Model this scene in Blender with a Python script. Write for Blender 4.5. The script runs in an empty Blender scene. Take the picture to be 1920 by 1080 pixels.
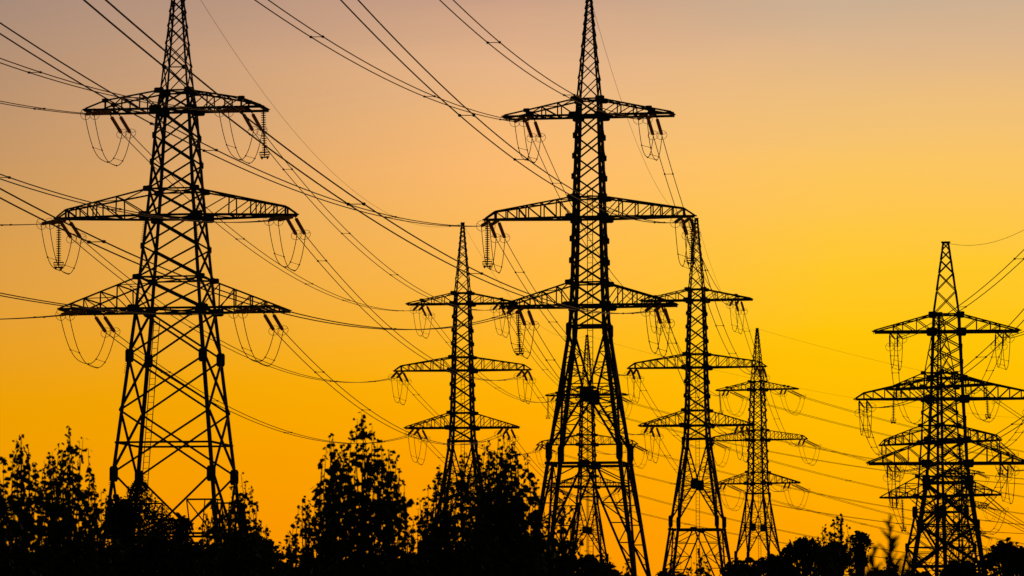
import bpy, math, random
from mathutils import Matrix, Vector

# ------------------------------------------------------------------ camera, sky, sun
scene = bpy.context.scene
COL = scene.collection
rad = math.radians
scene.view_settings.view_transform = 'Standard'
scene.view_settings.look = 'None'
scene.view_settings.exposure = 0.0
scene.view_settings.gamma = 1.0

cam = bpy.data.cameras.new('camera')
cam.lens = 150.0
cam.sensor_width = 36.0
cam.clip_start = 0.5
cam.clip_end = 20000.0
cam.dof.use_dof = True
cam.dof.focus_distance = 330.0
cam.dof.aperture_fstop = 6.7
cam_obj = bpy.data.objects.new('camera', cam)
cam_obj.location = (0, 0, 1.7)
cam_obj.rotation_euler = (rad(90 + 4.908), 0, 0)
COL.objects.link(cam_obj)
scene.camera = cam_obj

def s2l(c):
    c = c/255.0
    return c/12.92 if c <= 0.04045 else ((c+0.055)/1.055)**2.4
def srgb(r, g, b):
    return (s2l(r), s2l(g), s2l(b), 1.0)

SUN_ELEV, SUN_AZ = 0.6, 9.0      # degrees; azimuth measured from +Y towards +X
world = bpy.data.worlds.new('World')
scene.world = world
world.use_nodes = True
nt = world.node_tree
nt.nodes.clear()
N = nt.nodes.new
LK = nt.links.new
def math_node(op, a, b=None, clamp=False):
    n = N('ShaderNodeMath'); n.operation = op; n.use_clamp = clamp
    for i, v in enumerate((a, b)):
        if v is None: continue
        if isinstance(v, (int, float)): n.inputs[i].default_value = v
        else: LK(v, n.inputs[i])
    return n.outputs[0]
tc = N('ShaderNodeTexCoord')
sep = N('ShaderNodeSeparateXYZ'); LK(tc.outputs['Generated'], sep.inputs[0])
elev = math_node('MULTIPLY', math_node('ARCSINE', sep.outputs[2]), 180/math.pi)
azim = math_node('MULTIPLY', math_node('ARCTAN2', sep.outputs[0], sep.outputs[1]), 180/math.pi)
# soft streaks of thin evening cloud: perturb the elevation the colour is read at
mapn = N('ShaderNodeMapping'); mapn.inputs['Scale'].default_value = (9.0, 9.0, 60.0)
LK(tc.outputs['Generated'], mapn.inputs[0])
noi = N('ShaderNodeTexNoise'); noi.inputs['Scale'].default_value = 1.6; noi.inputs['Detail'].default_value = 4.0
LK(mapn.outputs[0], noi.inputs['Vector'])
elev_n = math_node('ADD', elev, math_node('MULTIPLY', math_node('SUBTRACT', noi.outputs[0], 0.5), 0.5))
fac = math_node('DIVIDE', elev_n, 12.0, True)
def ramp(stops):
    r = N('ShaderNodeValToRGB'); r.color_ramp.interpolation = 'LINEAR'
    cr = r.color_ramp
    while len(cr.elements) > 1: cr.elements.remove(cr.elements[-1])
    first = True
    for deg, c in stops:
        if first: e = cr.elements[0]; e.position = deg/12.0; first = False
        else: e = cr.elements.new(deg/12.0)
        e.color = srgb(*c)
    LK(fac, r.inputs[0])
    return r.outputs[0]
SKY_LEFT = [(0.0,(246,140,0)),(1.05,(248,147,0)),(2.3,(243,155,0)),(3.15,(238,159,0)),(3.5,(237,160,6)),(4.16,(234,160,36)),(5.23,(222,159,72)),(5.91,(212,156,86)),(7.02,(195,150,107)),(8.77,(168,139,122)),(12.0,(130,122,126))]
SKY_MID = [(0.0,(250,140,0)),(1.05,(251,146,0)),(1.69,(253,151,0)),(2.6,(255,162,0)),(3.3,(255,173,0)),(3.7,(255,178,6)),(4.16,(255,181,28)),(5.16,(255,185,74)),(5.91,(254,187,94)),(6.48,(254,187,110)),(7.2,(243,185,122)),(7.88,(232,181,136)),(8.77,(204,161,134)),(12.0,(156,140,140))]
SKY_RIGHT = [(0.0,(252,152,0)),(1.05,(255,160,0)),(1.69,(255,165,0)),(2.01,(255,172,0)),(2.58,(255,180,0)),(3.05,(255,186,0)),(3.73,(255,192,2)),(4.3,(255,197,8)),(5.2,(255,200,44)),(6.09,(254,198,84)),(6.6,(251,197,100)),(7.34,(240,192,122)),(8.1,(222,182,140)),(8.77,(205,176,146)),(12.0,(160,150,150))]
rl, rm, rr = ramp(SKY_LEFT), ramp(SKY_MID), ramp(SKY_RIGHT)
def mix_node(f, a, b):
    m = N('ShaderNodeMix'); m.data_type = 'RGBA'; m.clamp_factor = True
    if isinstance(f, (int, float)): m.inputs[0].default_value = f
    else: LK(f, m.inputs[0])
    LK(a, m.inputs[6]); LK(b, m.inputs[7])
    return m.outputs[2]
f1 = math_node('DIVIDE', math_node('ADD', azim, 6.85), 6.85, True)
f2 = math_node('DIVIDE', azim, 4.3, True)
glow = mix_node(f2, mix_node(f1, rl, rm), rr)
# the afterglow fades away from the sun's azimuth and with height; the rest is a dim dusk sky
sky = N('ShaderNodeTexSky'); sky.sky_type = 'NISHITA'; sky.sun_disc = False
sky.sun_elevation = rad(SUN_ELEV); sky.sun_rotation = rad(SUN_AZ)
dusk = N('ShaderNodeVectorMath'); dusk.operation = 'SCALE'; dusk.inputs['Scale'].default_value = 0.05
LK(sky.outputs[0], dusk.inputs[0])
def fade(v, full, gone):
    n = N('ShaderNodeMapRange'); n.interpolation_type = 'SMOOTHSTEP'
    n.inputs[1].default_value = full; n.inputs[2].default_value = gone
    n.inputs[3].default_value = 1.0; n.inputs[4].default_value = 0.0
    LK(v, n.inputs[0]); return n.outputs[0]
mask = math_node('MULTIPLY', fade(math_node('ABSOLUTE', azim), 14.0, 55.0), fade(elev, 10.0, 26.0))
out_col = mix_node(mask, dusk.outputs[0], glow)
bg = N('ShaderNodeBackground'); bg.inputs['Strength'].default_value = 1.0
LK(out_col, bg.inputs[0])
wo = N('ShaderNodeOutputWorld'); LK(bg.outputs[0], wo.inputs[0])

sun_data = bpy.data.lights.new('sun', 'SUN')
sun_data.energy = 0.25
sun_data.angle = rad(0.5)
sun_data.color = (1.0, 0.42, 0.12)
sun = bpy.data.objects.new('sun', sun_data)
az, el = rad(SUN_AZ), rad(SUN_ELEV)
to_sun = Vector((math.sin(az)*math.cos(el), math.cos(az)*math.cos(el), math.sin(el)))
sun.rotation_euler = to_sun.to_track_quat('Z', 'Y').to_euler()
COL.objects.link(sun)

# ------------------------------------------------------------------ materials
def mat(name, col, rough=0.7, var=0.35, scale=3.0, spec=0.3, translucent=0.0, tcol=None):
    m = bpy.data.materials.new(name); m.use_nodes = True
    t = m.node_tree; b = t.nodes['Principled BSDF']
    tcn = t.nodes.new('ShaderNodeTexCoord')
    nz = t.nodes.new('ShaderNodeTexNoise'); nz.inputs['Scale'].default_value = scale; nz.inputs['Detail'].default_value = 5
    t.links.new(tcn.outputs['Object'], nz.inputs['Vector'])
    r = t.nodes.new('ShaderNodeValToRGB')
    lo = [c*(1-var) for c in col]; hi = [min(1, c*(1+var)) for c in col]
    r.color_ramp.elements[0].position = 0.3; r.color_ramp.elements[1].position = 0.7
    r.color_ramp.elements[0].color = (*lo, 1); r.color_ramp.elements[1].color = (*hi, 1)
    t.links.new(nz.outputs[0], r.inputs[0]); t.links.new(r.outputs[0], b.inputs['Base Color'])
    b.inputs['Roughness'].default_value = rough
    b.inputs['Specular IOR Level'].default_value = spec
    if translucent:
        tr = t.nodes.new('ShaderNodeBsdfTranslucent'); tr.inputs[0].default_value = (*(tcol or col), 1)
        mx = t.nodes.new('ShaderNodeMixShader'); mx.inputs[0].default_value = translucent
        o = t.nodes['Material Output']
        t.links.new(b.outputs[0], mx.inputs[1]); t.links.new(tr.outputs[0], mx.inputs[2]); t.links.new(mx.outputs[0], o.inputs[0])
    return m
M_STEEL = mat('dark_weathered_steel', (0.05, 0.045, 0.042), 0.75, 0.4, 1.5, 0.25)
M_PLATE = mat('gusset_steel', (0.045, 0.042, 0.04), 0.8, 0.3, 2.0, 0.2)
M_WIRE = mat('aged_aluminium_wire', (0.06, 0.056, 0.052), 0.7, 0.2, 1.0, 0.25)
M_RING = mat('galvanised_ring', (0.06, 0.058, 0.055), 0.6, 0.2, 1.0, 0.3)
M_GLASS = mat('amber_glass_discs', (0.10, 0.035, 0.012), 0.3, 0.3, 6.0, 0.5, 0.85, (0.98, 0.64, 0.26))
M_CERAMIC = mat('dark_ceramic_discs', (0.05, 0.03, 0.022), 0.5, 0.3, 6.0, 0.3)
M_BARK = mat('dark_bark', (0.045, 0.035, 0.028), 0.9, 0.4, 12.0, 0.1)
M_LEAF = mat('poplar_leaves', (0.035, 0.05, 0.016), 0.6, 0.45, 4.0, 0.2, 0.15, (0.06, 0.07, 0.01))
M_LEAF2 = mat('dense_dark_leaves', (0.025, 0.036, 0.014), 0.7, 0.45, 2.0, 0.15)
M_GRASS = mat('dry_reed', (0.07, 0.055, 0.03), 0.8, 0.3, 8.0, 0.15)
M_GROUND = mat('dark_meadow_ground', (0.04, 0.045, 0.02), 0.95, 0.5, 0.35, 0.1)

# ------------------------------------------------------------------ pylon geometry (metres)
PITCH = math.radians(4.908); FPX = 8000.0; CAMZ = 1.7
def zpx(py, D):
    return CAMZ + D*math.tan(PITCH + math.atan((540-py)/FPX))
def proj(p):
    x, y, z = p[0], p[1], p[2]-CAMZ
    c, s = math.cos(PITCH), math.sin(PITCH)
    d = y*c + z*s; u = -y*s + z*c
    return (960 + FPX*x/d, 540 - FPX*u/d)
def lerp_tab(tab, z):
    if z <= tab[0][0]: return tab[0][1]
    for (z0, w0), (z1, w1) in zip(tab, tab[1:]):
        if z <= z1: return w0 + (w1-w0)*(z-z0)/(z1-z0)
    return tab[-1][1]
Z = lambda y: zpx(y, 316.0)
TYPE_A = dict(kind='A', top=Z(-13), width=[(0,10.1),(Z(612),2.77),(Z(531),2.5),(Z(371),2.2),(Z(187),1.74)],
  arms=[dict(up=Z(187), lo=Z(218), half=6.28, knee=(4.6,Z(207)), ts=1.0, posts=[4.6,3.45,2.25], att=4.62),
        dict(up=Z(371), lo=Z(409), half=7.85, knee=(7.1,Z(394)), ts=0.12, posts=[7.1,6.25,5.4,4.7,3.55,2.35], att=7.25),
        dict(up=Z(531), lo=Z(574), half=6.45, knee=(6.45,Z(571)), ts=0.7, posts=[5.9,5.1,4.3,3.4,2.3], att=5.15)],
  waist=Z(612), node=Z(742), belt=Z(871))
Y = lambda y: zpx(y, 302.0)
TYPE_L = dict(kind='L', top=Y(-70), width=[(0,10.3),(Y(832),6.87),(Y(720),5.96),(Y(582),4.83),(Y(352),3.25),(Y(210),2.5),(Y(172),2.05)],
  arms=[dict(up=Y(172), lo=Y(207), half=6.4, knee=(4.95,Y(190)), ts=1.0, posts=[4.95,3.75,2.45], att=4.85),
        dict(up=Y(357), lo=Y(407), half=8.72, knee=(8.0,Y(391)), ts=0.12, posts=[8.0,7.2,6.3,5.6,4.1], att=8.25),
        dict(up=Y(523), lo=Y(582), half=7.8, knee=(7.8,Y(580)), ts=1.0, posts=[7.0,6.1,4.9,3.7], att=6.2)],
  node1=Y(671), node2=Y(773), node3=Y(892), vee=Y(983), belt=Y(833), foot=Y(1003))
X = lambda y: zpx(y, 370.0)
TYPE_R = dict(kind='R', top=X(455), width=[(0,9.2),(X(905),3.9),(X(868),3.5),(X(745),2.9),(X(590),2.3)],
  arms=[dict(up=X(590), lo=X(622), half=6.25, knee=(6.25,X(620)), ts=0.8, posts=[4.6,3.8,2.6], att=4.6),
        dict(up=X(709), lo=X(748), half=7.9, knee=(7.2,X(736)), ts=0.12, posts=[7.2,6.4,5.4,4.4,3.2], att=7.3),
        dict(up=X(824), lo=X(869), half=6.85, knee=(6.85,X(867)), ts=0.8, posts=[5.6,4.6,3.4], att=4.9)],
  waist=X(905), node=X(985), belt=X(1062))
def bearing(a, b):
    d = math.hypot(b[0]-a[0], b[1]-a[1]); return ((b[0]-a[0])/d, (b[1]-a[1])/d)
def bl(m, sgn):  # unit vector from slope dx/dy
    d = math.hypot(m, 1); return (m*sgn/d, sgn/d)
def px_pos(px, D): return ((px-960)/FPX*D*1.0, D)
TOWERS = {}
def deft(name, typ, px, D, rot, dz=0.0):
    TOWERS[name] = dict(typ=typ, pos=px_pos(px, D), rot=math.radians(rot), dz=dz)
deft('L', TYPE_L, 327.5, 302, -9)
deft('B', TYPE_A, 867, 487, -8.5)
deft('G', TYPE_A, 1101, 660, -11)
deft('C', TYPE_A, 1106, 316, -10)
deft('E', TYPE_A, 1307.5, 482, -11.5)
deft('F', TYPE_A, 1421, 646, -23)
deft('R', TYPE_R, 1777, 370, -5.5)
deft('S', TYPE_R, 1763, 447, -44)
deft('T', TYPE_A, 1800, 1000, -40, 2.2)
def setdir(n, near, far, kn=0.24, kf=0.36):
    TOWERS[n]['near'] = near; TOWERS[n]['far'] = far; TOWERS[n]['kn'] = kn; TOWERS[n]['kf'] = kf
P = {n: t['pos'] for n, t in TOWERS.items()}
SLEN = 2.6
def loc2w(t, p):
    c, s = math.cos(t['rot']), math.sin(t['rot'])
    return (t['pos'][0] + p[0]*c - p[1]*s, t['pos'][1] + p[0]*s + p[1]*c, p[2] + t['dz'])
def w2loc_dir(t, d):
    c, s = math.cos(t['rot']), math.sin(t['rot'])
    return (d[0]*c + d[1]*s, -d[0]*s + d[1]*c, d[2])
def arm_wy(typ, arm, x):
    wl = lerp_tab(typ['width'], arm['lo'])/2
    f = (x-wl)/(arm['half']-wl)
    return wl*(1+(arm['ts']-1)*f)
def string_ends(t, lv, side, which, j):
    """local start and end of string j (-1, +1) on one crossarm"""
    typ = t['typ']; arm = typ['arms'][lv]
    sg = -1 if which == 'near' else 1
    u = t[which]; k = t['kn'] if which == 'near' else t['kf']
    d = w2loc_dir(t, (u[0], u[1], -k)); n = math.sqrt(sum(c*c for c in d)); d = [c/n for c in d]
    x = side*arm['att'] + 0.33*j
    wy = arm_wy(typ, arm, min(abs(x), arm['half']))
    a = (x, sg*wy, arm['lo']-0.12)
    return a, tuple(a[i]+d[i]*SLEN for i in range(3))
def string_tip(n, lv, side, which, j=0):
    t = TOWERS[n]
    a, e1 = string_ends(t, lv, side, which, -1); a, e2 = string_ends(t, lv, side, which, 1)
    if j == -1: e = e1
    elif j == 1: e = e2
    else: e = tuple((e1[i]+e2[i])/2 for i in range(3))
    return loc2w(t, e)
setdir('L', bl(0.42,-1), bl(0.27,1), 0.2, 0.45)
setdir('B', bl(0.24,-1), bl(0.22,1), 0.34, 0.42)
setdir('G', bl(0.24,-1), (0.86,0.51), 0.36, 0.4)
setdir('C', bl(0.22,-1), bl(0.2,1), 0.24, 0.44)
setdir('E', bl(0.2,-1), bl(0.2,1), 0.34, 0.42)
setdir('F', bl(0.2,-1), (0.95,0.31), 0.36, 0.42)
setdir('R', bl(-0.1,-1), bearing(P['R'],P['S']), 0.3, 0.4)
setdir('S', bearing(P['S'],P['R']), (0.88,0.475), 0.4, 0.7)
setdir('T', (-0.3,-0.95), (0.95,0.31), 0.3, 0.4)

# ------------------------------------------------------------------ mesh helpers
class MB:
    def __init__(self): self.v = []; self.f = []
    def add(self, vs, fs):
        o = len(self.v); self.v += vs; self.f += [tuple(i+o for i in f) for f in fs]
    def bar(self, p, q, w, angle=True, ref=None):
        """a rolled-steel angle (L section) from p to q, leg length w"""
        p, q = Vector(p), Vector(q); d = q-p
        if d.length < 1e-4: return
        d.normalize()
        r = Vector(ref) if ref else (Vector((0, 0, 1)) if abs(d.z) < 0.9 else Vector((1, 0, 0)))
        a = d.cross(r).normalized(); b = d.cross(a).normalized()
        if angle:
            t = max(0.014, w*0.16); h = w/2
            prof = [(-h,-h),(h,-h),(h,-h+t),(-h+t,-h+t),(-h+t,h),(-h,h)]
        else:
            h = w/2; prof = [(-h,-h),(h,-h),(h,h),(-h,h)]
        n = len(prof)
        vs = [tuple(p + a*x + b*y) for x, y in prof] + [tuple(q + a*x + b*y) for x, y in prof]
        fs = [(i, (i+1) % n, n+(i+1) % n, n+i) for i in range(n)]
        if angle: fs += [(0,3,2,1),(0,5,4,3),(n,n+1,n+2,n+3),(n,n+3,n+4,n+5)]
        else: fs += [(3,2,1,0),(4,5,6,7)]
        self.add(vs, fs)
    def plate(self, c, ux, uz, w, h, t=0.03):
        """an octagonal gusset plate centred at c, spanning ux (width) and uz (height)"""
        c, ux, uz = Vector(c), Vector(ux).normalized(), Vector(uz).normalized()
        n = ux.cross(uz).normalized()*t/2
        k = 0.14
        pr = [(-.5,-.5+k),(-.5+k,-.5),(.5-k,-.5),(.5,-.5+k),(.5,.5-k),(.5-k,.5),(-.5+k,.5),(-.5,.5-k)]
        a = [tuple(c+ux*(x*w)+uz*(y*h)-n) for x, y in pr]; b = [tuple(c+ux*(x*w)+uz*(y*h)+n) for x, y in pr]
        self.add(a+b, [tuple(range(7,-1,-1)), tuple(range(8,16))] + [(i,(i+1)%8,8+(i+1)%8,8+i) for i in range(8)])
    def tube(self, pts, r, seg=5):
        pts = [Vector(p) for p in pts]; n = len(pts); rs = r if isinstance(r, (list, tuple)) else [r]*n
        vs = []; a = None
        for i, p in enumerate(pts):
            d = (pts[min(i+1,n-1)]-pts[max(i-1,0)]).normalized()
            if a is None:
                a = d.cross(Vector((0,0,1)) if abs(d.z) < 0.9 else Vector((1,0,0))).normalized()
            else:
                a = (a - d*a.dot(d)).normalized()
            b = d.cross(a)
            for k in range(seg):
                t = 2*math.pi*k/seg
                vs.append(tuple(p + a*(rs[i]*math.cos(t)) + b*(rs[i]*math.sin(t))))
        fs = [(i*seg+k, i*seg+(k+1)%seg, (i+1)*seg+(k+1)%seg, (i+1)*seg+k) for i in range(n-1) for k in range(seg)]
        fs += [tuple(range(seg-1,-1,-1)), tuple((n-1)*seg+k for k in range(seg))]
        self.add(vs, fs)
    def lathe(self, prof, seg=10):
        vs = [(r*math.cos(2*math.pi*k/seg), r*math.sin(2*math.pi*k/seg), z) for r, z in prof for k in range(seg)]
        n = len(prof)
        fs = [(i*seg+k, i*seg+(k+1)%seg, (i+1)*seg+(k+1)%seg, (i+1)*seg+k) for i in range(n-1) for k in range(seg)]
        fs += [tuple(range(seg-1,-1,-1)), tuple((n-1)*seg+k for k in range(seg))]
        self.add(vs, fs)
    def ring(self, R, r, seg=28, c=(0,0,0), flat=1.0):
        pts = [(c[0]+R*math.cos(2*math.pi*i/seg), c[1]+R*flat*math.sin(2*math.pi*i/seg), c[2]) for i in range(seg+1)]
        self.tube(pts, r, 5)
    def mesh(self, name, m):
        me = bpy.data.meshes.new(name); me.from_pydata(self.v, [], self.f); me.materials.append(m); me.update()
        return me
    def build(self, name, m, parent=None):
        o = bpy.data.objects.new(name, self.mesh(name, m)); COL.objects.link(o)
        if parent: o.parent = parent
        return o
def place(name, me, parent, mtx):
    o = bpy.data.objects.new(name, me); COL.objects.link(o); o.parent = parent
    o.matrix_parent_inverse = Matrix.Identity(4); o.matrix_basis = mtx
    return o
def tag(o, label=None, cat=None, group=None, kind=None):
    if label: o['label'] = label
    if cat: o['category'] = cat
    if group: o['group'] = group
    if kind: o['kind'] = kind
def empty(name, loc, rz=0.0):
    o = bpy.data.objects.new(name, None); o.empty_display_size = 0.5
    o.location = loc; o.rotation_euler = (0, 0, rz); COL.objects.link(o)
    return o

# ------------------------------------------------------------------ ground
g = MB()
R, SEG = 9000.0, 64
rings = [0, 20, 80, 250, 700, 2000, R]
g.v = [(0,0,0)] + [(r*math.cos(2*math.pi*k/SEG), r*math.sin(2*math.pi*k/SEG), 0) for r in rings[1:] for k in range(SEG)]
g.f = [(0, 1+k, 1+(k+1)%SEG) for k in range(SEG)]
for i in range(len(rings)-2):
    for k in range(SEG):
        a = 1+i*SEG; b = 1+(i+1)*SEG
        g.f.append((a+k, b+k, b+(k+1)%SEG, a+(k+1)%SEG))
tag(g.build('ground', M_GROUND), kind='structure')

# ------------------------------------------------------------------ pylon pieces
FACES = [((1,0),(0,-1)), ((1,0),(0,1)), ((0,1),(-1,0)), ((0,1),(1,0))]   # (direction across, outward normal)
def fpt(typ, face, u, z, out=0.0):
    """point on a face of the mast: u in -1..1 across it at height z"""
    (ax, ay), (nx, ny) = face
    h = lerp_tab(typ['width'], z)/2
    return (ax*u*h + nx*(h+out), ay*u*h + ny*(h+out), z)
def corner(typ, sx, sy, z):
    h = lerp_tab(typ['width'], z)/2
    return (sx*h, sy*h, z)
def panels(z0, z1, n, typ=None):
    return [z0 + (z1-z0)*i/n for i in range(n+1)]
def x_panel(mb, typ, z0, z1, w):
    for fi, F in enumerate(FACES):
        o1, o2 = (0.02, -0.05) if fi % 2 == 0 else (-0.05, 0.02)
        mb.bar(fpt(typ,F,-1,z0,o1), fpt(typ,F,1,z1,o1), w, ref=(*F[1],0))
        mb.bar(fpt(typ,F,1,z0,o2), fpt(typ,F,-1,z1,o2), w, ref=(*F[1],0))
def h_ring(mb, typ, z, w, cross=False):
    for F in FACES: mb.bar(fpt(typ,F,-1,z), fpt(typ,F,1,z), w)
    if cross:
        mb.bar(corner(typ,-1,-1,z), corner(typ,1,1,z), w*0.8); mb.bar(corner(typ,1,-1,z-0.08), corner(typ,-1,1,z-0.08), w*0.8)
def legs(mb, typ, zs, wf):
    for z0, z1 in zip(zs, zs[1:]):
        for sx in (-1,1):
            for sy in (-1,1):
                p, q = Vector(corner(typ,sx,sy,z0)), Vector(corner(typ,sx,sy,z1))
                w = wf((z0+z1)/2); d = (q-p).normalized()
                a = Vector((-sx,0,0)); a = (a-d*a.dot(d)).normalized(); b = Vector((0,-sy,0)); b = (b-d*b.dot(d)).normalized()
                t = max(0.02, w*0.14)
                prof = [(0,0),(w,0),(w,t),(t,t),(t,w),(0,w)]
                vs = [tuple(p+a*x+b*y) for x,y in prof]+[tuple(q+a*x+b*y) for x,y in prof]
                mb.add(vs, [(i,(i+1)%6,6+(i+1)%6,6+i) for i in range(6)]+[(0,3,2,1),(0,5,4,3),(6,7,8,9),(6,9,10,11)])
def zigzag(mb, typ, F, lineA, lineB, n, w, horiz=True):
    """secondary bracing between two lines on one face; each line is ((u0,z0),(u1,z1))"""
    def pt(L, t):
        (u0,z0),(u1,z1) = L
        h0, h1 = lerp_tab(typ['width'],z0), lerp_tab(typ['width'],z1)
        z = z0+(z1-z0)*t; u = (u0*h0+(u1*h1-u0*h0)*t)/lerp_tab(typ['width'],z)
        return fpt(typ,F,u,z,-0.06)
    for i in range(n):
        ta, tb = (i+1)/(n+1), (i+2)/(n+1)
        if horiz: mb.bar(pt(lineA,ta), pt(lineB,ta), w)
        mb.bar(pt(lineB,ta) if i % 2 else pt(lineA,ta), (pt(lineA,min(tb,1)) if i % 2 else pt(lineB,min(tb,1))), w)
def joint_bolts(mb, typ, z0, n, dz=0.13):
    for i in range(n):
        z = z0 - i*dz
        for sx in (-1,1):
            p = Vector(corner(typ,sx,-1,z)); mb.bar(p, p+Vector((sx*0.11,0,0)), 0.035, angle=False)

def make_body(typ):
    mb = MB(); gp = mb
    A = typ['arms']; k = typ['kind']
    top = A[0]['up']
    if k == 'A':
        zs = [A[2]['lo']] + [A[2]['up']] + panels(A[2]['up'], A[1]['lo'], 3)[1:] + [A[1]['up']] + panels(A[1]['up'], A[0]['lo'], 4)[1:] + [A[0]['up']]
        base = typ['waist']; brace = 0.125
    elif k == 'L':
        zs = [A[2]['lo']] + [A[2]['up']] + panels(A[2]['up'], A[1]['lo'], 2)[1:] + [A[1]['up']] + panels(A[1]['up'], A[0]['lo'], 3)[1:] + [A[0]['up']]
        base = A[2]['lo']; brace = 0.13
    else:
        zs = [A[2]['lo']] + [A[2]['up']] + panels(A[2]['up'], A[1]['lo'], 2)[1:] + [A[1]['up']] + panels(A[1]['up'], A[0]['lo'], 3)[1:] + [A[0]['up']]
        base = typ['waist']; brace = 0.1
    if base < zs[0]-0.1: zs = [base] + zs
    wf = lambda z: (0.21 if z > A[1]['up'] else 0.25) if k == 'A' else 0.205
    for z0, z1 in zip(zs, zs[1:]): x_panel(mb, typ, z0, z1, brace)
    legs(mb, typ, zs, wf)
    for a in A:
        h_ring(mb, typ, a['up'], 0.11, True); h_ring(mb, typ, a['lo'], 0.15, True)
        for sy in (-1,1):
            for sx in (-1,1):
                for z, w_, h_ in ((a['up'],0.7,0.40),(a['lo'],0.9,0.56)):
                    c = Vector(corner(typ,sx,sy,z)) + Vector((sx*0.06, sy*0.035, 0))
                    gp.plate(c, (1,0,0), (0,0,1), w_, h_)
    for z in zs[1:-1]:
        for sx in (-1,1):     # splice plates that stand a little proud of the legs
            for sy in (-1,1):
                c = Vector(corner(typ,sx,sy,z)) + Vector((sx*0.02, sy*0.03, 0)); gp.plate(c, (1,0,0), (0,0,1), 0.15 if k != 'A' else 0.24, 0.45)
    lw = lambda z: 0.26
    if k == 'A':
        b0, nd, bt, ft = typ['waist'], typ['node'], typ['belt'], 6.9
        h_ring(mb, typ, b0, 0.15, True)
        legs(mb, typ, [0.0, 3.0, ft, bt, nd, b0], lambda z: 0.29)
        for F in FACES:
            for s in (-1,1):
                top_pt = (s, b0-0.4)
                mb.bar(fpt(typ,F,s*0.95,b0-0.4,-.04), fpt(typ,F,s*0.05,nd,-.04), 0.17)
                mb.bar(fpt(typ,F,s*0.05,nd,-.04), fpt(typ,F,s*0.97,bt+1.1,-.04), 0.17)
                mb.bar(fpt(typ,F,s*0.03,bt,-.04), fpt(typ,F,s*0.98,ft,-.04), 0.17)
                zigzag(mb, typ, F, ((s,b0-0.4),(s,nd)), ((s*0.95,b0-0.4),(s*0.05,nd)), 5, 0.075)
                zigzag(mb, typ, F, ((s,bt+1.1),(s,nd)), ((s*0.97,bt+1.1),(s*0.05,nd)), 5, 0.075)
                zigzag(mb, typ, F, ((s,ft),(s,bt)), ((s*0.98,ft),(s*0.03,bt)), 5, 0.085)
                mb.bar(fpt(typ,F,-s,0.3,-.04*s), fpt(typ,F,s,ft,-.04*s), 0.15)
            mb.bar(fpt(typ,F,-1,bt), fpt(typ,F,1,bt), 0.2)
            mb.bar(fpt(typ,F,-1,ft), fpt(typ,F,1,ft), 0.15)
            (ax,ay),(nx,ny) = F
            gp.plate(fpt(typ,F,0,nd,0.02), (ax,ay,0), (0,0,1), 0.85, 1.15)
            gp.plate(fpt(typ,F,0,bt,0.02), (ax,ay,0), (0,0,1), 0.8, 0.5)
            for s in (-1,1):
                gp.plate(fpt(typ,F,s*0.97,bt+0.9,0.02), (ax,ay,0), (0,0,1), 0.5, 1.3)
                gp.plate(fpt(typ,F,s*0.95,b0-0.3,0.02), (ax,ay,0), (0,0,1), 0.4, 1.0)
        h_ring(mb, typ, nd, 0.09)
        joint_bolts(mb, typ, b0-0.2, 8); joint_bolts(mb, typ, bt+1.2, 9)
    elif k == 'L':
        n1, n2, n3, ve, be, ft = (typ[q] for q in ('node1','node2','node3','vee','belt','foot'))
        legs(mb, typ, [0.0, 4.0, ft, n3, n2, n1, base], lambda z: 0.25)
        for z0, z1 in ((n1,base),(n2,n1),(n3,n2)): x_panel(mb, typ, z0, z1, 0.145)
        h_ring(mb, typ, be, 0.14); h_ring(mb, typ, ft, 0.16)
        for F in FACES:
            (ax,ay),(nx,ny) = F
            for s in (-1,1):
                gp.plate(fpt(typ,F,s*0.95,n1,0.02), (ax,ay,0), (0,0,1), 0.62, 0.95)
                gp.plate(fpt(typ,F,s*0.95,n3,0.02), (ax,ay,0), (0,0,1), 0.62, 1.1)
                mb.bar(fpt(typ,F,s*0.95,n3,-.04), fpt(typ,F,0,ve,-.04), 0.15)
                mb.bar(fpt(typ,F,0,ve,-.04), fpt(typ,F,s*0.12,ft,-.04), 0.13)
                zh = (n3+ve)/2 - 0.1
                mb.bar(fpt(typ,F,s*0.46,zh,-.05), fpt(typ,F,s,zh,-.05), 0.12)
                mb.bar(fpt(typ,F,s*0.46,zh,-.05), fpt(typ,F,s*0.9,ft,-.05), 0.09)
                mb.bar(fpt(typ,F,s*0.46,zh,-.05), fpt(typ,F,s*0.52,ft,-.05), 0.09)
                mb.bar(fpt(typ,F,s*1.0,zh,-.07), fpt(typ,F,s*0.3,ft,-.07), 0.14)
                mb.bar(fpt(typ,F,s*0.8,zh,-.05), fpt(typ,F,s*0.72,ft,-.05), 0.08)
                mb.bar(fpt(typ,F,s*0.03,ft,-.04), fpt(typ,F,s*0.98,4.0,-.04), 0.15)
                mb.bar(fpt(typ,F,-s,0.3,-.04*s), fpt(typ,F,s,4.0,-.04*s), 0.15)
            mb.bar(fpt(typ,F,-1,4.0), fpt(typ,F,1,4.0), 0.13)
        joint_bolts(mb, typ, A[1]['lo']-0.3, 16); joint_bolts(mb, typ, n1-0.3, 8); joint_bolts(mb, typ, n3+0.3, 9)
    else:
        b0, nd, bt = typ['waist'], typ['node'], typ['belt']
        h_ring(mb, typ, b0, 0.16, True); h_ring(mb, typ, nd, 0.12); h_ring(mb, typ, bt, 0.16)
        legs(mb, typ, [0.0, 4.0, bt, nd, b0], lambda z: 0.3)
        for z0, z1 in ((nd,b0),(bt,nd)): x_panel(mb, typ, z0, z1, 0.16)
        x_panel(mb, typ, 0.3, bt, 0.16)
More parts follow.
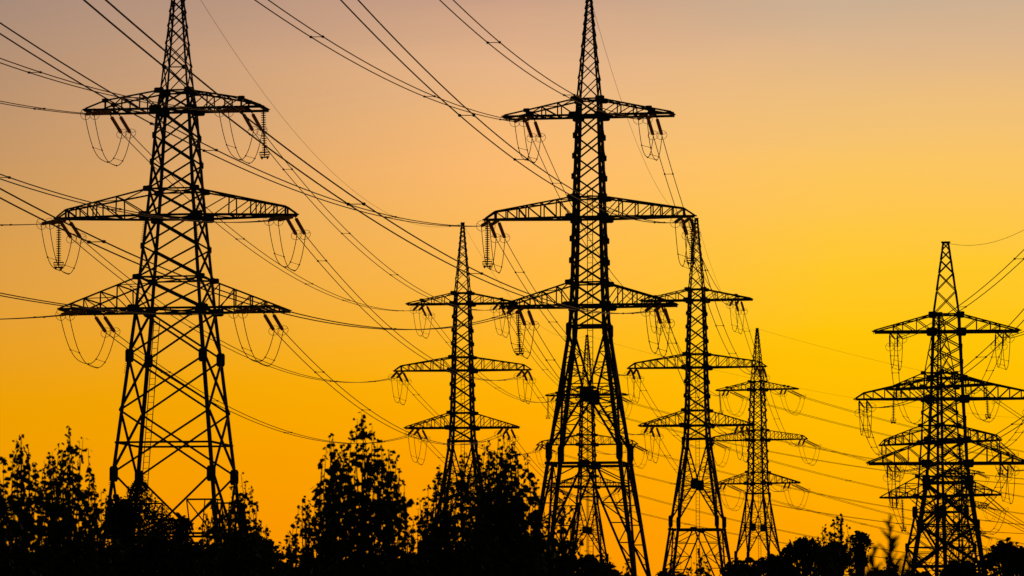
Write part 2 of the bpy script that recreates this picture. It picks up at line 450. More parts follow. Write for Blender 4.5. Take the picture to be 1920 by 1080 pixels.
        for F in FACES:
            for s in (-1,1):
                zigzag(mb, typ, F, ((s,nd),(s,b0)), ((s,nd),(0,(nd+b0)/2)), 2, 0.07)
                zigzag(mb, typ, F, ((s,bt),(s,nd)), ((s,bt),(0,(bt+nd)/2)), 2, 0.07)
                (ax,ay),(nx,ny) = F
                gp.plate(fpt(typ,F,s*0.95,b0,0.02), (ax,ay,0), (0,0,1), 0.7, 1.2)
                gp.plate(fpt(typ,F,s*0.97,nd,0.02), (ax,ay,0), (0,0,1), 0.5, 0.9)
        joint_bolts(mb, typ, nd+0.3, 6)
    return mb
def make_peak(typ):
    mb = MB(); z0 = typ['arms'][0]['up']; z1 = typ['top']
    w0 = lerp_tab(typ['width'], z0)
    if typ['kind'] == 'A': w0 *= 0.98
    w1 = 0.30 if typ['kind'] != 'R' else 0.5
    pt_ = dict(width=[(z0,w0),(z1,w1)])
    zs = [z0]; z = z0
    while z < z1-0.25:
        z += max(0.34, lerp_tab(pt_['width'], z)*0.9)
        zs.append(min(z, z1))
    if zs[-1]-zs[-2] < 0.3: zs.pop(-2)
    zs[-1] = z1
    for a, b in zip(zs, zs[1:]): x_panel(mb, pt_, a, b, 0.075)
    legs(mb, pt_, zs, lambda z: 0.12)
    h_ring(mb, pt_, z1, 0.1)
    mb.bar((-w1*0.8,0,z1+0.04),(w1*0.8,0,z1+0.04),0.14,angle=False)
    mb.bar((0,-w1*0.9,z1+0.02),(0,w1*0.9,z1+0.02),0.12,angle=False)
    for sx in (-1,1):
        mb.bar((sx*w1*0.6,0,z1),(sx*w1*0.6,0,z1-0.3),0.06)
    return mb
def make_arm(typ, lv, s):
    mb = MB(); a = typ['arms'][lv]
    wl, wu = lerp_tab(typ['width'], a['lo'])/2, lerp_tab(typ['width'], a['up'])/2
    H = a['half']; xk, zk = a['knee']; zt = a['lo']+0.1
    def wy(x): return wl*(1+(a['ts']-1)*(x-wl)/(H-wl))
    def zu(x):
        if x <= xk: return a['up'] + (zk-a['up'])*(x-wu)/(xk-wu)
        return zk + (zt-zk)*(x-xk)/max(1e-3, H-xk)
    def wyu(x):
        e = wy(xk); return wu + (e-wu)*(x-wu)/(xk-wu) if x <= xk else wy(x)
    lo = lambda x, sy: (s*x, sy*wy(x), a['lo'])
    up = lambda x, sy: (s*x, sy*wyu(x), zu(x))
    ps = [x for x in a['posts']] + [wl]
    for sy in (-1,1):
        mb.bar(lo(wl,sy), lo(H,sy), 0.17)
        mb.bar((s*wu, sy*wu, a['up']), up(xk,sy), 0.12)
        if xk < H-0.05: mb.bar(up(xk,sy), (s*H, sy*wy(H), zt), 0.12)
        for i in range(len(ps)-1):
            x0, x1 = ps[i], ps[i+1]
            mb.bar(lo(x0,sy), up(x0,sy), 0.085 if i else 0.12)
            mb.bar(up(x0,sy), lo(x1,sy) if i < len(ps)-2 else (s*wl, sy*wl, a['lo']), 0.075)
    for i in range(len(ps)-1):
        x0, x1 = ps[i], ps[i+1]
        mb.bar(lo(x0,-1), lo(x0,1), 0.1); mb.bar(up(x0,-1), up(x0,1), 0.085)
        c = 1 if i % 2 else -1
        mb.bar(lo(x0,-c), lo(x1,c), 0.075); mb.bar(up(x0,-c), up(x1,c), 0.06)
    mb.bar((s*H, -wy(H)-0.12, a['lo']), (s*H, wy(H)+0.12, a['lo']), 0.2)
    mb.bar((s*(H+0.02),-wy(H),a['lo']+0.02),(s*(H+0.22),-wy(H),a['lo']+0.02),0.1,angle=False)
    xa = a['att']
    for j in (-1,1):        # hangers for the insulator strings
        for sy in (-1,1):
            x = min(xa+0.33*j, H); p = (s*x, sy*wy(x), a['lo'])
            mb.bar(p, (p[0],p[1],p[2]-0.14), 0.09, angle=False)
    mb.bar(lo(min(xa+.33,H),-1), lo(min(xa+.33,H),1), 0.12); mb.bar(lo(xa-0.33,-1), lo(xa-0.33,1), 0.12)
    if xk < H-0.05 and a['ts'] > 0.5:
        for sy in (-1,1): mb.plate(up(xk,sy), (1,0,0), (0,0,1), 0.5, 0.3)
    return mb
def make_ladder(typ):
    mb = MB()
    if typ['kind'] == 'L':
        zt, zb, xs = typ['arms'][2]['lo']-0.4, 3.0, None
        def px_(z): return (-lerp_tab(typ['width'], z)/2*0.86, lerp_tab(typ['width'], z)/2*0.9)
        wd = 0.42
    else:
        zt, zb = typ['arms'][1]['up']+0.7, 2.5
        def px_(z): return (-0.32, 1.0)
        wd = 0.4
    n = int((zt-zb)/0.42)
    for i in range(n):
        z0, z1 = zb+(zt-zb)*i/n, zb+(zt-zb)*(i+1)/n
        (x0,y0),(x1,y1) = px_(z0), px_(z1)
        for o in (0, wd): mb.bar((x0+o,y0,z0),(x1+o,y1,z1),0.05,angle=False)
        mb.bar((x0+0.03,y0,z0+0.02),(x0+wd-0.03,y0,z0+0.02),0.032,angle=False)
    return mb
def disc_string(n, pitch, r, length):
    mb = MB(); gap = (length-n*pitch)/2
    prof = [(0.03,0),(0.03,gap)]
    for i in range(n):
        z = gap+i*pitch
        prof += [(0.045,z),(0.05,z+pitch*0.3),(r,z+pitch*0.45),(r*0.96,z+pitch*0.62),(0.05,z+pitch*0.75),(0.045,z+pitch*0.98)]
    prof += [(0.03,length-gap+0.01),(0.03,length)]
    mb.lathe(prof, 10)
    return mb
ME_STRING = disc_string(15, 0.142, 0.135, SLEN).mesh('insulator_string', M_GLASS)
ME_THIN = disc_string(15, 0.142, 0.075, SLEN).mesh('insulator_string', M_CERAMIC)
ME_POST = disc_string(19, 0.165, 0.19, 3.4).mesh('support_insulator', M_CERAMIC)
rg = MB(); rg.ring(0.39, 0.017)
for i in range(3):
    t = 2*math.pi*i/3+0.5; rg.bar((0,0,0),(0.39*math.cos(t),0.39*math.sin(t),0),0.022,angle=False)
ME_RING = rg.mesh('grading_ring', M_RING)
pr = MB(); pr.ring(0.36,0.03,24,(0,0,3.02),0.5); pr.ring(0.36,0.022,24,(0,0,3.2),0.5)
for sx in (-1,1):
    pr.bar((sx*0.36,0,3.02),(sx*0.3,0,3.4),0.03,angle=False); pr.bar((sx*0.2,0,3.3),(sx*0.2,0,3.52),0.1,angle=False)
pr.bar((-0.3,0,3.38),(0.3,0,3.38),0.09,angle=False); pr.bar((-0.36,0,3.2),(0.36,0,3.2),0.03,angle=False)
ME_CLAMP = pr.mesh('jumper_clamp', M_RING)

def aim(p, q):
    d = Vector(q)-Vector(p)
    return Matrix.Translation(Vector(p)) @ d.to_track_quat('Z','Y').to_matrix().to_4x4()
def jumper(t, lv, s, drop, spacers=True):
    """the pair of slack loops that carry the current round the arm"""
    mb = MB(); curves = []
    for j in (-1,1):
        _, p = string_ends(t, lv, s, 'near', j); _, q = string_ends(t, lv, s, 'far', j)
        p, q = Vector(p), Vector(q); pts = []
        for i in range(19):
            x = i/18; zz = 1-abs(2*x-1)**2.6
            b = p.lerp(q, x); b.z -= drop*zz*(1+0.05*j); pts.append(b)
        curves.append(pts); mb.tube(pts, 0.027, 5)
    for i in (4, 11, 14):
        a, b = curves[0][i], curves[1][i]; mb.bar(a, b, 0.03, angle=False)
        for c in (a, b): mb.bar(c-Vector((0,0,0.05)), c+Vector((0,0,0.05)), 0.085, angle=False)
    return mb
TYPE_MESH = {}
def type_meshes(typ):
    k = typ['kind']
    if k not in TYPE_MESH:
        b = make_body(typ)
        d = dict(body=b.mesh('mast', M_STEEL), peak=make_peak(typ).mesh('peak', M_STEEL))
        for lv in range(3):
            for s in (-1,1): d[(lv,s)] = make_arm(typ, lv, s).mesh('crossarm', M_STEEL)
        if k != 'R': d['ladder'] = make_ladder(typ).mesh('ladder', M_STEEL)
        TYPE_MESH[k] = d
    return TYPE_MESH[k]
I4 = Matrix.Identity(4)
def make_pylon(n, label, posts=(), drops=(3.0,3.0,3.2), strings=('near','far')):
    t = TOWERS[n]; d = type_meshes(t['typ'])
    root = empty('pylon', (t['pos'][0], t['pos'][1], t['dz']), t['rot'])
    tag(root, label, 'pylon', 'lattice pylons of the power lines')
    place('mast', d['body'], root, I4); place('peak', d['peak'], root, I4)
    if 'ladder' in d: place('ladder', d['ladder'], root, I4)
    for lv in range(3):
        for s in (-1,1):
            arm = place('crossarm', d[(lv,s)], root, I4)
            for which in strings:
                for j in (-1,1):
                    p, q = string_ends(t, lv, s, which, j)
                    place('insulator_string', ME_THIN if t['typ']['kind'] == 'R' else ME_STRING, arm, aim(p, q))
                    e = Vector(p).lerp(Vector(q), 0.97)
                    m = aim(p, q); m.translation = e
                    place('grading_ring', ME_RING, arm, m)
                    # yoke between the two strings is part of the loop hardware
            if len(strings) == 2: jumper(t, lv, s, drops[lv]).build('jumper_loop', M_WIRE, arm)
            if (lv, s) in posts:
                a = t['typ']['arms'][lv]
                x = s*(a['half']-0.12 if lv != 2 else a['att']+0.25)
                pm = Matrix.Translation((x, 0, a['lo']-0.1)) @ Matrix.Rotation(math.pi, 4, 'X') @ Matrix.Rotation(rad(posts[(lv,s)]), 4, 'Y')
                place('support_insulator', ME_POST, arm, pm); place('jumper_clamp', ME_CLAMP, arm, pm)
    return root
U, V_, W = 0, 1, 2
make_pylon('L', 'tallest broad pylon with a steadily widening mast, standing behind the far-left poplars', {(0,1):2, (1,-1):0}, (2.75,2.85,2.9))
make_pylon('C', 'tall slender-waisted pylon with splayed legs in the middle, its peak cut by the frame', {(1,-1):0, (1,1):-2, (2,-1):2}, (2.25,2.85,2.7))
make_pylon('B', 'mid-distance pylon rising behind the dark poplar clump, between the two nearest pylons', {}, (2.7,2.7,3.0))
make_pylon('E', 'mid-distance pylon whose peak touches the middle arm of the tall slender-waisted pylon', {}, (2.7,2.7,3.0))
make_pylon('G', 'small distant pylon seen between the splayed legs of the tall slender-waisted pylon', {(0,-1):0}, (2.6,2.6,2.6))
make_pylon('F', 'distant pylon beside the round-crowned bushes, its insulators pulled out to one side', {(0,-1):5}, (2.8,2.8,2.9))
make_pylon('R', 'stocky pylon with a wide-based peak, foremost of the tangled group of three', {}, (2.2,2.2,2.4))
make_pylon('S', 'twisted pylon standing directly behind the stocky one, turned well away from it', {(0,1):4, (0,-1):-2, (2,-1):3, (1,1):2}, (2.4,2.4,2.6))
make_pylon('T', 'faintest and smallest pylon, almost lost behind the tangled pair', {}, (2.6,2.6,2.6))

# ------------------------------------------------------------------ power lines
ARM = {0:'upper', 1:'middle', 2:'lower'}
NICK = {'L':'broad pylon', 'C':'slender-waisted pylon', 'B':'pylon behind the poplars', 'E':'pylon touching the middle arm',
        'G':'pylon between the splayed legs', 'F':'pylon by the round bushes', 'R':'stocky pylon', 'S':'twisted pylon'}
def line_thing(label, tracks, r, spacers, name='power_line', group='twin conductors of the power lines'):
    p0 = tracks[0][0]
    root = empty(name, p0); tag(root, label, 'power cable', group)
    inv = -Vector(p0)
    for tr in tracks:
        mb = MB(); mb.tube([Vector(p)+inv for p in tr], r, 6); mb.build('conductor', M_WIRE, root)
    if len(tracks) == 2:
        for f in spacers:
            i = min(len(tracks[0])-1, max(0, int(f*(len(tracks[0])-1))))
            a, b = Vector(tracks[0][i])+inv, Vector(tracks[1][i])+inv
            d = (Vector(tracks[0][min(i+1,len(tracks[0])-1)])-Vector(tracks[0][max(i-1,0)])).normalized()
            sp = MB(); sp.bar(a, b, 0.035, angle=False)
            for c in (a, b): sp.bar(c-d*0.13, c+d*0.13, 0.11, angle=False)
            sp.build('spacer', M_WIRE, root)
    return root
def near_line(n, lv, s, m, b, c, tmax, label, r=0.03, spacers=(0.1,0.28,0.47,0.66,0.84)):
    trs = []
    for j in (-1,1):
        p = string_tip(n, lv, s, 'near', j); k = 60
        trs.append([(p[0]-m*t, p[1]-t, p[2]+b*t+c*t*t) for t in [tmax*i/k for i in range(k+1)]])
    return line_thing(label, trs, r, spacers)
def span_line(a, b, lv, s, sag, label, r=0.03, spacers=(0.12,0.32,0.52,0.72,0.9)):
    trs = []
    for j in (-1,1):
        p = string_tip(a, lv, s, 'far', j); q = string_tip(b, lv, s, 'near', j) if isinstance(b, str) else (p[0]+b[0], p[1]+b[1], p[2]+b[2])
        k = 48
        trs.append([tuple(p[i]+(q[i]-p[i])*t-(4*sag*t*(1-t) if i == 2 else 0) for i in range(3)) for t in [i/k for i in range(k+1)]])
    return line_thing(label, trs, r, spacers)
SIDE = {-1:'left', 1:'right'}
NEARS = [('L',0,-1,0.1,-0.112,0.00042),('L',0,1,0.1,-0.1177,0.0004),('L',1,-1,0.1,-0.112,0.00042),('L',1,1,0.1,-0.1186,0.00048),
         ('L',2,-1,0.1,-0.1,0.00036),('L',2,1,0.1,-0.0927,0.00034),
         ('C',0,-1,0.125,-0.109,0.00041),('C',0,1,0.125,-0.1187,0.00049),('C',1,-1,0.125,-0.1071,0.00041),('C',1,1,0.125,-0.1088,0.00044),
         ('C',2,-1,0.125,-0.1244,0.00048),('C',2,1,0.125,-0.0959,0.00037)]
rnd = random.Random(5)
for n, lv, s, m, b, c in NEARS:
    near_line(n, lv, s, m, b, c, min(250, -b/c), 'twin cables coming forward from the %s %s arm of the %s' % (ARM[lv], SIDE[s], NICK[n]),
              spacers=[x+rnd.uniform(-.04,.04) for x in (0.06,0.22,0.38,0.52,0.66,0.8,0.93)])
for lv, b, c in ((0,-0.0362,0.00061),(1,-0.066,0.00084),(2,-0.0353,0.00057)):
    for s in (-1,1):
        near_line('R', lv, s, -0.03, b, c, 150, 'twin cables coming forward from the %s %s arm of the %s' % (ARM[lv], SIDE[s], NICK['R']))
for a, bn, sags in (('L','B',3.8),('B','G',3.5),('C','E',2.9),('E','F',2.7),('R','S',1.0)):
    for lv in range(3):
        for s in (-1,1):
            span_line(a, bn, lv, s, sags+rnd.uniform(-.2,.2), 'twin cables running back from the %s %s arm of the %s' % (ARM[lv], SIDE[s], NICK[a]),
                      spacers=[x+rnd.uniform(-.04,.04) for x in (0.1,0.3,0.5,0.7,0.9)])
for a, L_, sag, dz in (('G',210,12.0,2.0),('F',190,13.0,2.0),('S',95,11.0,-8.0)):
    u = TOWERS[a]['far']
    for lv in range(3):
        for s in (-1,1):
            span_line(a, (u[0]*L_, u[1]*L_, dz), lv, s, sag+rnd.uniform(-.4,.4), 'twin cables veering aside from the %s %s arm of the %s' % (ARM[lv], SIDE[s], NICK[a]))
# earth wires on the peaks
def peak_pt(n):
    t = TOWERS[n]; return loc2w(t, (0,0,t['typ']['top']))
def earth_span(a, b, sag, label, r=0.013):
    p = peak_pt(a); q = peak_pt(b) if isinstance(b, str) else tuple(p[i]+b[i] for i in range(3)); k = 40
    tr = [tuple(p[i]+(q[i]-p[i])*t-(4*sag*t*(1-t) if i == 2 else 0) for i in range(3)) for t in [i/k for i in range(k+1)]]
    o = empty('earth_wire', tr[0]); tag(o, label, 'earth wire', 'single earth wires between the peaks')
    mb = MB(); mb.tube([Vector(x)-Vector(tr[0]) for x in tr], r, 5); mb.build('wire', M_WIRE, o)
earth_span('L','B',6.3,'thin single wire running back from the peak of the broad pylon')
earth_span('C','E',4.9,'thin single wire running back from the peak of the slender-waisted pylon')
earth_span('B','G',4.5,'thin single wire running back from the peak of the pylon behind the poplars')
earth_span('E','F',4.0,'thin single wire running back from the pylon touching the middle arm')
earth_span('F',(170,70,0),11.0,'faint single wire veering aside from the peak of the pylon by the round bushes')
earth_span('G',(170,90,0),11.0,'faint single wire veering aside from the peak of the pylon between splayed legs')
earth_span('R',(3.2,-108,0.0),3.5,'thin single wire curving up from the wide-based peak of the stocky pylon',0.016)
earth_span('C',(-31,-250,0),3.4,'thin single wire dipping into frame beside the cut-off peak of the slender-waisted pylon',0.013)

# ------------------------------------------------------------------ trees
def ray_x(px, D): return (px-960)/FPX*D
LEAF = [(0,0),(0.32,0.12),(0.5,0.42),(0.27,0.74),(0,1.0),(-0.27,0.74),(-0.5,0.42),(-0.32,0.12)]
LEAF_S = [(0,0),(0.36,0.35),(0.22,0.8),(-0.05,1.0),(-0.34,0.6)]
class Leaves(MB):
    def leaf(self, p, size, rng, hang=0.6, shape=LEAF):
        a = rng.uniform(0, 2*math.pi); ti = rng.gauss(0, 0.9)
        y = Vector((math.cos(a)*0.8, math.sin(a)*0.8, -hang+rng.uniform(-.6,.6))).normalized()
        x = y.cross(Vector((math.cos(a+ti), math.sin(a+ti), rng.uniform(-1,1)))).normalized()
        self.add([tuple(p + x*(u*size) + y*(v*size)) for u, v in shape], [tuple(range(len(shape)))])
def poplar(px, py, hw, D, seed, label, group, dens=1.0, leaf=0.1, kind='poplar_tree'):
    """upright wand-like shoots springing from a leader, each strung with hanging leaves"""
    rng = random.Random(seed)
    s = D/FPX; H = zpx(py, D); w = 0.93*hw*s
    root = empty(kind, (ray_x(px, D), D, 0)); tag(root, label, 'tree', group)
    tk, lv = MB(), Leaves()
    ns = max(7, int(9 + 12*w/0.7))
    tk.tube([(0,0,0),(0.02,0.01,H*0.3),(-0.02,0.02,H*0.6),(0,0,H*0.9)], [0.012*H,0.010*H,0.006*H,0.004], 7)
    drop = 1.9*w + 0.12
    z_lo = min(1.0, H*0.25)
    shoots = []
    for i in range(ns):
        q = ((i+0.3)/ns)**0.62 if i else 0.0
        az = i*2.39996 + rng.uniform(-.5,.5)
        tip = H - drop*(q**1.6)*rng.uniform(0.6,1.2) if i else H
        shoots.append((q*w*rng.uniform(0.85,1.1), az, max(tip, H*0.45)))
    for k in range(ns//2):       # short low side shoots that leave the trunk nearly sideways
        shoots.append((w*rng.uniform(0.7,1.18), rng.uniform(0,6.28), rng.uniform(0.35*H, max(0.4*H, H-drop*0.9))))
    alive = lambda z: max(1, sum(1 for r, a, t in shoots if t > z and t-1.9*0.8-r*1.2 < z))
    for r, az, tip in shoots:
        z0 = max(0.2, tip - (1.1 + r*1.6) - rng.uniform(0.2,0.6))
        n = 14; pts = []; ca, sa = math.cos(az), math.sin(az)
        bx, by = rng.uniform(-.05,.05), rng.uniform(-.05,.05)
        for k in range(n+1):
            f = k/n; e = min(1.0, (f/0.62))**0.8
            pts.append(Vector((ca*r*e + bx*math.sin(f*4), sa*r*e + by*math.sin(f*5), z0+(tip-z0)*f)))
        tk.tube(pts, [0.014*(1-f/(n+0.6))+0.0025 for f in range(n+1)], 5)
        L = tip-z0; z = tip
        while z > z0 + 0.05*L:
            d = tip-z; f = (z-z0)/L*n; a = min(n-1, int(f)); p = pts[a].lerp(pts[a+1], f-a)
            depth = (H-z)
            od = min(1.5, 0.72+0.36*depth)*dens
            width = 2*w*min(1.0, (depth/drop)**0.75+0.1)
            lam = min(75.0, od*width/(leaf*leaf*0.36)/alive(z))
            if d < 0.3: sz, off, lam = leaf*rng.uniform(0.42,0.8), 0.03, max(26, lam*0.6)
            else: sz, off = leaf*rng.uniform(0.7,1.25), 0.05+0.03*min(1,d)
            ang = rng.uniform(0,6.28); o = off*rng.uniform(0.3,1.5)
            q = p + Vector((math.cos(ang)*o, math.sin(ang)*o, rng.gauss(0,0.015)))
            if o > 0.05 and rng.random() < 0.4: tk.tube([p, q], 0.0028, 3)
            lv.leaf(q, sz, rng, 0.75)
            z -= rng.expovariate(lam)
    # foliage low on the stem, where no shoot reaches
    for _ in range(int(520*dens)):
        z = rng.uniform(0.3, max(0.6, H-drop*1.1)); a = rng.uniform(0,6.28); r = w*1.05*rng.random()**0.5
        lv.leaf(Vector((math.cos(a)*r, math.sin(a)*r, z)), leaf*rng.uniform(0.8,1.3), rng, 0.7)
    tk.build('trunk', M_BARK, root); lv.build('crown', M_LEAF, root)
    return root
def bushy(px, py, hw, D, seed, label, group, lobes=9, leaf=0.13, conical=False, kind='broadleaf_bush', dens=1.0):
    rng = random.Random(seed); s = D/FPX; H = zpx(py, D); w = hw*s
    root = empty(kind, (ray_x(px, D), D, 0)); tag(root, label, 'bush' if 'bush' in kind or 'shrub' in kind else 'tree', group)
    tk, lv = MB(), Leaves()
    tk.tube([(0,0,0),(0.03*w,0,H*0.4),(0,0.02*w,H*0.8),(0,0,H*0.93)], [0.02*H,0.016*H,0.008*H,0.004], 7)
    L = []
    if conical:
        for _ in range(9000):
            d = 3.4*rng.random()**0.62; a = rng.uniform(0,6.28)
            r = w*min(1.7, 0.05+0.95*(d/1.15)**0.85)*(1+0.22*math.sin(a*3+d*9)+0.12*math.sin(a*7-d*17))
            q = r*rng.random()**0.42*(1.0 if rng.random() < 0.93 else 1.2)
            lv.leaf(Vector((math.cos(a)*q, math.sin(a)*q, H-d)), leaf*rng.uniform(0.5,1.0)*(0.6 if d < 0.3 else 1), rng, -0.3, LEAF_S)
        L.append((Vector((0,0,H*0.35)), w*1.3, H*0.3))
    else:
        for i in range(26):
            a = i*2.39996+rng.random(); q = (i/26)**0.5
            r = w*rng.uniform(0.2,0.34)
            L.append((Vector((math.cos(a)*w*q*0.78, math.sin(a)*w*q*0.78, H - r - w*0.75*q*q*rng.uniform(0.8,1.2))), r, r))
        for i in range(5):
            a = i*2.39996; L.append((Vector((math.cos(a)*w*0.4, math.sin(a)*w*0.4, H-w*(1.1+0.45*i))), w*0.62, w*0.7))
        L.append((Vector((0,0,H*0.4)), w*0.95, H*0.3))
    for c, r, rz in L:
        tk.tube([(0,0,max(0.1,c.z*0.5)), tuple(c*0.6+Vector((0,0,c.z*0.25))), tuple(c)], [0.006*H,0.004*H,0.002*H], 5)
        n = int(dens*13*(r*rz)/(leaf*leaf))
        for _ in range(min(n, 3200)):
            d = Vector((rng.gauss(0,1), rng.gauss(0,1), rng.gauss(0,1))).normalized()*(rng.random()**0.4)*(1+0.16*rng.random()**3)
            bump = 1+0.13*math.sin(d.x*7+c.x*3)*math.cos(d.z*6+c.z)
            lv.leaf(c + Vector((d.x*r*bump, d.y*r*bump, d.z*rz*bump)), leaf*rng.uniform(0.6,1.25), rng, 0.2, LEAF_S)
        for _ in range(int(n*0.12)):     # thicker inner foliage
            d = Vector((rng.gauss(0,1), rng.gauss(0,1), rng.gauss(0,1))).normalized()*(rng.random()**0.5)*0.75
            lv.leaf(c + Vector((d.x*r, d.y*r, d.z*rz)), leaf*2.4, rng, 0.1, LEAF_S)
    tk.build('trunk', M_BARK, root); lv.build('crown', M_LEAF2, root)
    return root
G1 = 'young poplars along the foreground'
POPLARS = [  # px, py(top), half width px, distance, density, leaf size, label
 (40,814,48,64,1.1,.11,'ragged poplar at the very edge of the photo, below the broad pylon'),
 (4,898,44,62,1.1,.105,'low poplar cut by the edge of the photo'),
 (132,797,58,66,1.0,.10,'tall poplar with a bare spiky leader, second from the edge'),
 (100,846,36,67,0.9,.10,'slim poplar filling the gap between the two tall edge poplars'),
 (178,896,44,70,1.0,.10,'small poplar beside the outer foot of the broad pylon'),
 (456,888,54,74,1.25,.095,'slim poplar in front of the inner leg of the broad pylon'),
 (436,940,44,77,1.2,.09,'dense poplar tucked behind the slim one at the foot of the broad pylon'),
 (404,936,40,76,1.0,.09,'short poplar overlapping the lattice foot of the broad pylon'),
 (490,975,42,78,1.1,.085,'little poplar sloping down into the first gap of sky'),
 (574,930,40,70,0.9,.095,'airy poplar on the shoulder of the tallest leafy poplar'),
 (600,945,36,71,0.9,.095,'second airy poplar tucked under the tallest leafy one'),
 (545,998,36,72,0.9,.09,'low leafy sapling at the foot of the airy poplar'),
 (680,774,72,66,1.1,.11,'tallest leafy poplar, standing alone between the broad pylon and the next'),
 (626,812,40,67,0.9,.11,'side poplar with a hooked tip leaning on the tallest leafy one'),
 (728,843,40,67,0.95,.105,'companion poplar of the tallest leafy one, a little lower on its far flank'),
 (764,968,36,66,0.6,.10,'sparse low poplar trailing from the tallest leafy one into the gap'),
 (797,930,34,72,0.9,.095,'narrow poplar in front of the outer leg of the pylon behind the clump'),
 (826,874,42,73,0.95,.095,'thin poplar rising inside the legs of the pylon behind the clump'),
 (869,848,52,74,1.05,.10,'poplar in the clump covering the legs of the pylon behind it'),
 (915,824,44,72,0.95,.10,'poplar with a thin tip just under the lower arm of the pylon behind'),
 (942,813,50,69,1.0,.105,'highest poplar of the clump by the slender-waisted pylon'),
 (966,828,62,70,1.1,.105,'full poplar on the slender-waisted side of the clump'),
 (1003,915,42,71,1.05,.10,'sloping poplar on the flank of the dense clump'),
 (1054,928,36,73,0.95,.095,'slim poplar overlapping the outer splayed leg of the slender-waisted pylon'),
 (900,945,72,67,1.4,.11,'broad dark poplar at the heart of the clump'),
 (980,985,66,68,1.3,.11,'broad low poplar in front of the slender-waisted pylon'),
 (1312,1028,34,80,0.9,.085,'small sapling between the feet of the pylon touching the middle arm'),
 (1135,1036,34,80,1.0,.09,'small sapling under the pylon between the splayed legs'),
 (1178,1048,34,78,1.0,.085,'lowest sapling inside the splayed legs'),
 (1262,1040,30,82,0.9,.085,'thin sapling at the outer foot of the pylon touching the middle arm'),
 (1577,962,30,84,0.5,.10,'sparse leafy sapling poking above the round-crowned bushes'),
 (1545,985,26,86,0.45,.095,'short sparse sapling among the round-crowned bushes'),
 (1668,1040,18,80,0.5,.11,'few-leaved sapling behind the blurred reed'),
]
for i, (px, py, hw, D, dn, lf, lb) in enumerate(POPLARS):
    poplar(px, py, hw, D, 100+i, lb, G1, dn, lf)
G2 = 'dark bushes behind the poplars'
BUSHES = [  # px, py, half width, distance, conical, leaf, label, kind
 (262,886,36,120,True,.10,'dark cone-shaped tree in front of the foot of the broad pylon','conical_tree'),
 (228,932,36,118,False,.13,'dark round bush beside the cone-shaped tree','broadleaf_bush'),
 (305,945,44,116,True,.10,'sloping dark bush on the inner flank of the cone-shaped tree','broadleaf_bush'),
 (343,966,22,110,False,.10,'small tufted bush poking up inside the feet of the broad pylon','broadleaf_bush'),
 (1508,1003,58,140,False,.10,'round-crowned bush with a domed top beside the distant pylon','broadleaf_bush'),
 (1562,1012,36,138,False,.10,'bush between the domed bush and the upright narrow one','broadleaf_bush'),
 (1612,996,21,142,False,.095,'upright narrow bush with a blunt rounded top','broadleaf_bush'),
 (1450,1036,58,136,False,.10,'low bush at the feet of the distant pylon','broadleaf_bush'),
 (1385,1046,44,134,False,.14,'low bush just outside the foot of the pylon touching the middle arm','broadleaf_bush'),
 (1884,1010,52,130,False,.10,'big dark bush in the corner beside the stocky pylon','broadleaf_bush'),
 (1925,1022,50,131,False,.10,'dark bush cut by the edge of the photo','broadleaf_bush'),
 (1800,1046,48,128,False,.14,'dark bush in front of the inner foot of the stocky pylon','broadleaf_bush'),
 (1650,1062,58,132,False,.14,'low bush under the blurred reed','broadleaf_bush'),
 (1720,1068,48,130,False,.14,'low bush at the outer foot of the stocky pylon','broadleaf_bush'),
]
for i, (px, py, hw, D, con, lf, lb, kd) in enumerate(BUSHES):
    bushy(px, py, hw, D, 300+i, lb, G2, 9, lf, con, kd)
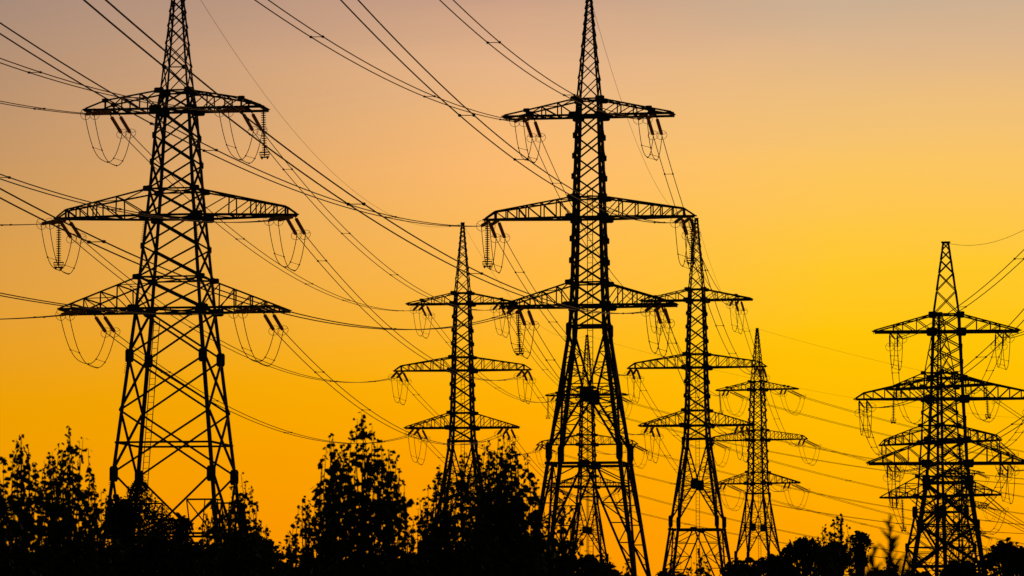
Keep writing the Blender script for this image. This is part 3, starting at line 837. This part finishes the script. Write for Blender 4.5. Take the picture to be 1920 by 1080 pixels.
# the thicket that closes the bottom of the view
G3 = 'shrubs of the thicket along the bottom of the view'
tr = random.Random(9)
for i, px in enumerate(range(-20, 1100, 62)):
    py = 1008 + tr.uniform(-18, 22)
    if 480 < px < 570: py = 1052
    if 750 < px < 800: py = 1035
    if px > 1010: py = 1035
    if 570 <= px <= 750: py = 1044
    bushy(px + tr.uniform(-8,8), py, 62, 88+tr.uniform(-4,6), 500+i, 'solid dark shrub in the thicket under the poplars, its outline lost among its neighbours', G3, 7, .10, False, 'thicket_shrub', 1.0)
for i, px in enumerate(range(1110, 1480, 70)):
    bushy(px, 1072+tr.uniform(-6,6), 60, 95, 600+i, 'ankle-high looking strip of dark shrub along the frame edge under the pylons', 'low shrubs under the pylons', 6, .10, False, 'thicket_shrub', 1.0)
# out-of-focus reed close to the camera
def reed(px, py, D, seed, label):
    rng = random.Random(seed); H = zpx(py, D)
    root = empty('reed_plume', (ray_x(px, D), D, 0)); tag(root, label, 'reed', 'blurred reeds close to the camera')
    st, fl = MB(), MB()
    pts = [Vector((0.012*math.sin(i*0.4), 0.01*math.cos(i*0.5), H*i/16)) for i in range(17)]
    st.tube(pts, [0.014-0.0006*i for i in range(17)], 6)
    fl.tube([(0,0,H-0.42),(0.004,0,H-0.2),(0,0,H+0.01)], [0.008,0.011,0.003], 5)
    for i in range(30):      # seed head: fine sprigs pointing up and out, longer towards its base
        f = i/29; z = H - 0.02 - 0.36*f
        a = rng.uniform(0, 6.28); ln = (0.04+0.15*f)*rng.uniform(0.7,1.2)
        d = Vector((math.cos(a)*0.5, math.sin(a)*0.5, 0.85)).normalized()
        p = Vector((0,0,z-ln*0.3))
        fl.tube([p, p+d*ln*0.5, p+d*ln+Vector((math.cos(a)*0.01,0,-0.004))], [0.005,0.0095,0.001], 4)
    fl.tube([(0,0,H*0.48),(0,0,H-0.41)], [0.009,0.008], 5)
    for i in range(9):       # leaf blades below it
        a = rng.choice((0, math.pi))+rng.uniform(-.5,.5); z = H*rng.uniform(0.5,0.82); ln = rng.uniform(0.16,0.26)
        p = Vector((0,0,z)); d = Vector((math.cos(a)*0.55, math.sin(a)*0.55, 0.84))
        fl.tube([p, p+d*ln*0.5, p+d*ln+Vector((math.cos(a)*0.03,0,-0.01))], [0.004,0.010,0.001], 4)
    st.build('stem', M_GRASS, root); fl.build('seed_head', M_GRASS, root)
reed(1667, 966, 22.0, 1, 'blurred feathery reed standing tallest, just outside the stocky pylon')
reed(1636, 1022, 21.0, 2, 'shorter blurred reed with its plume bent beside the tallest reed')
reed(1702, 1036, 23.0, 3, 'blurred reed tip between the tallest reed and the stocky pylon')
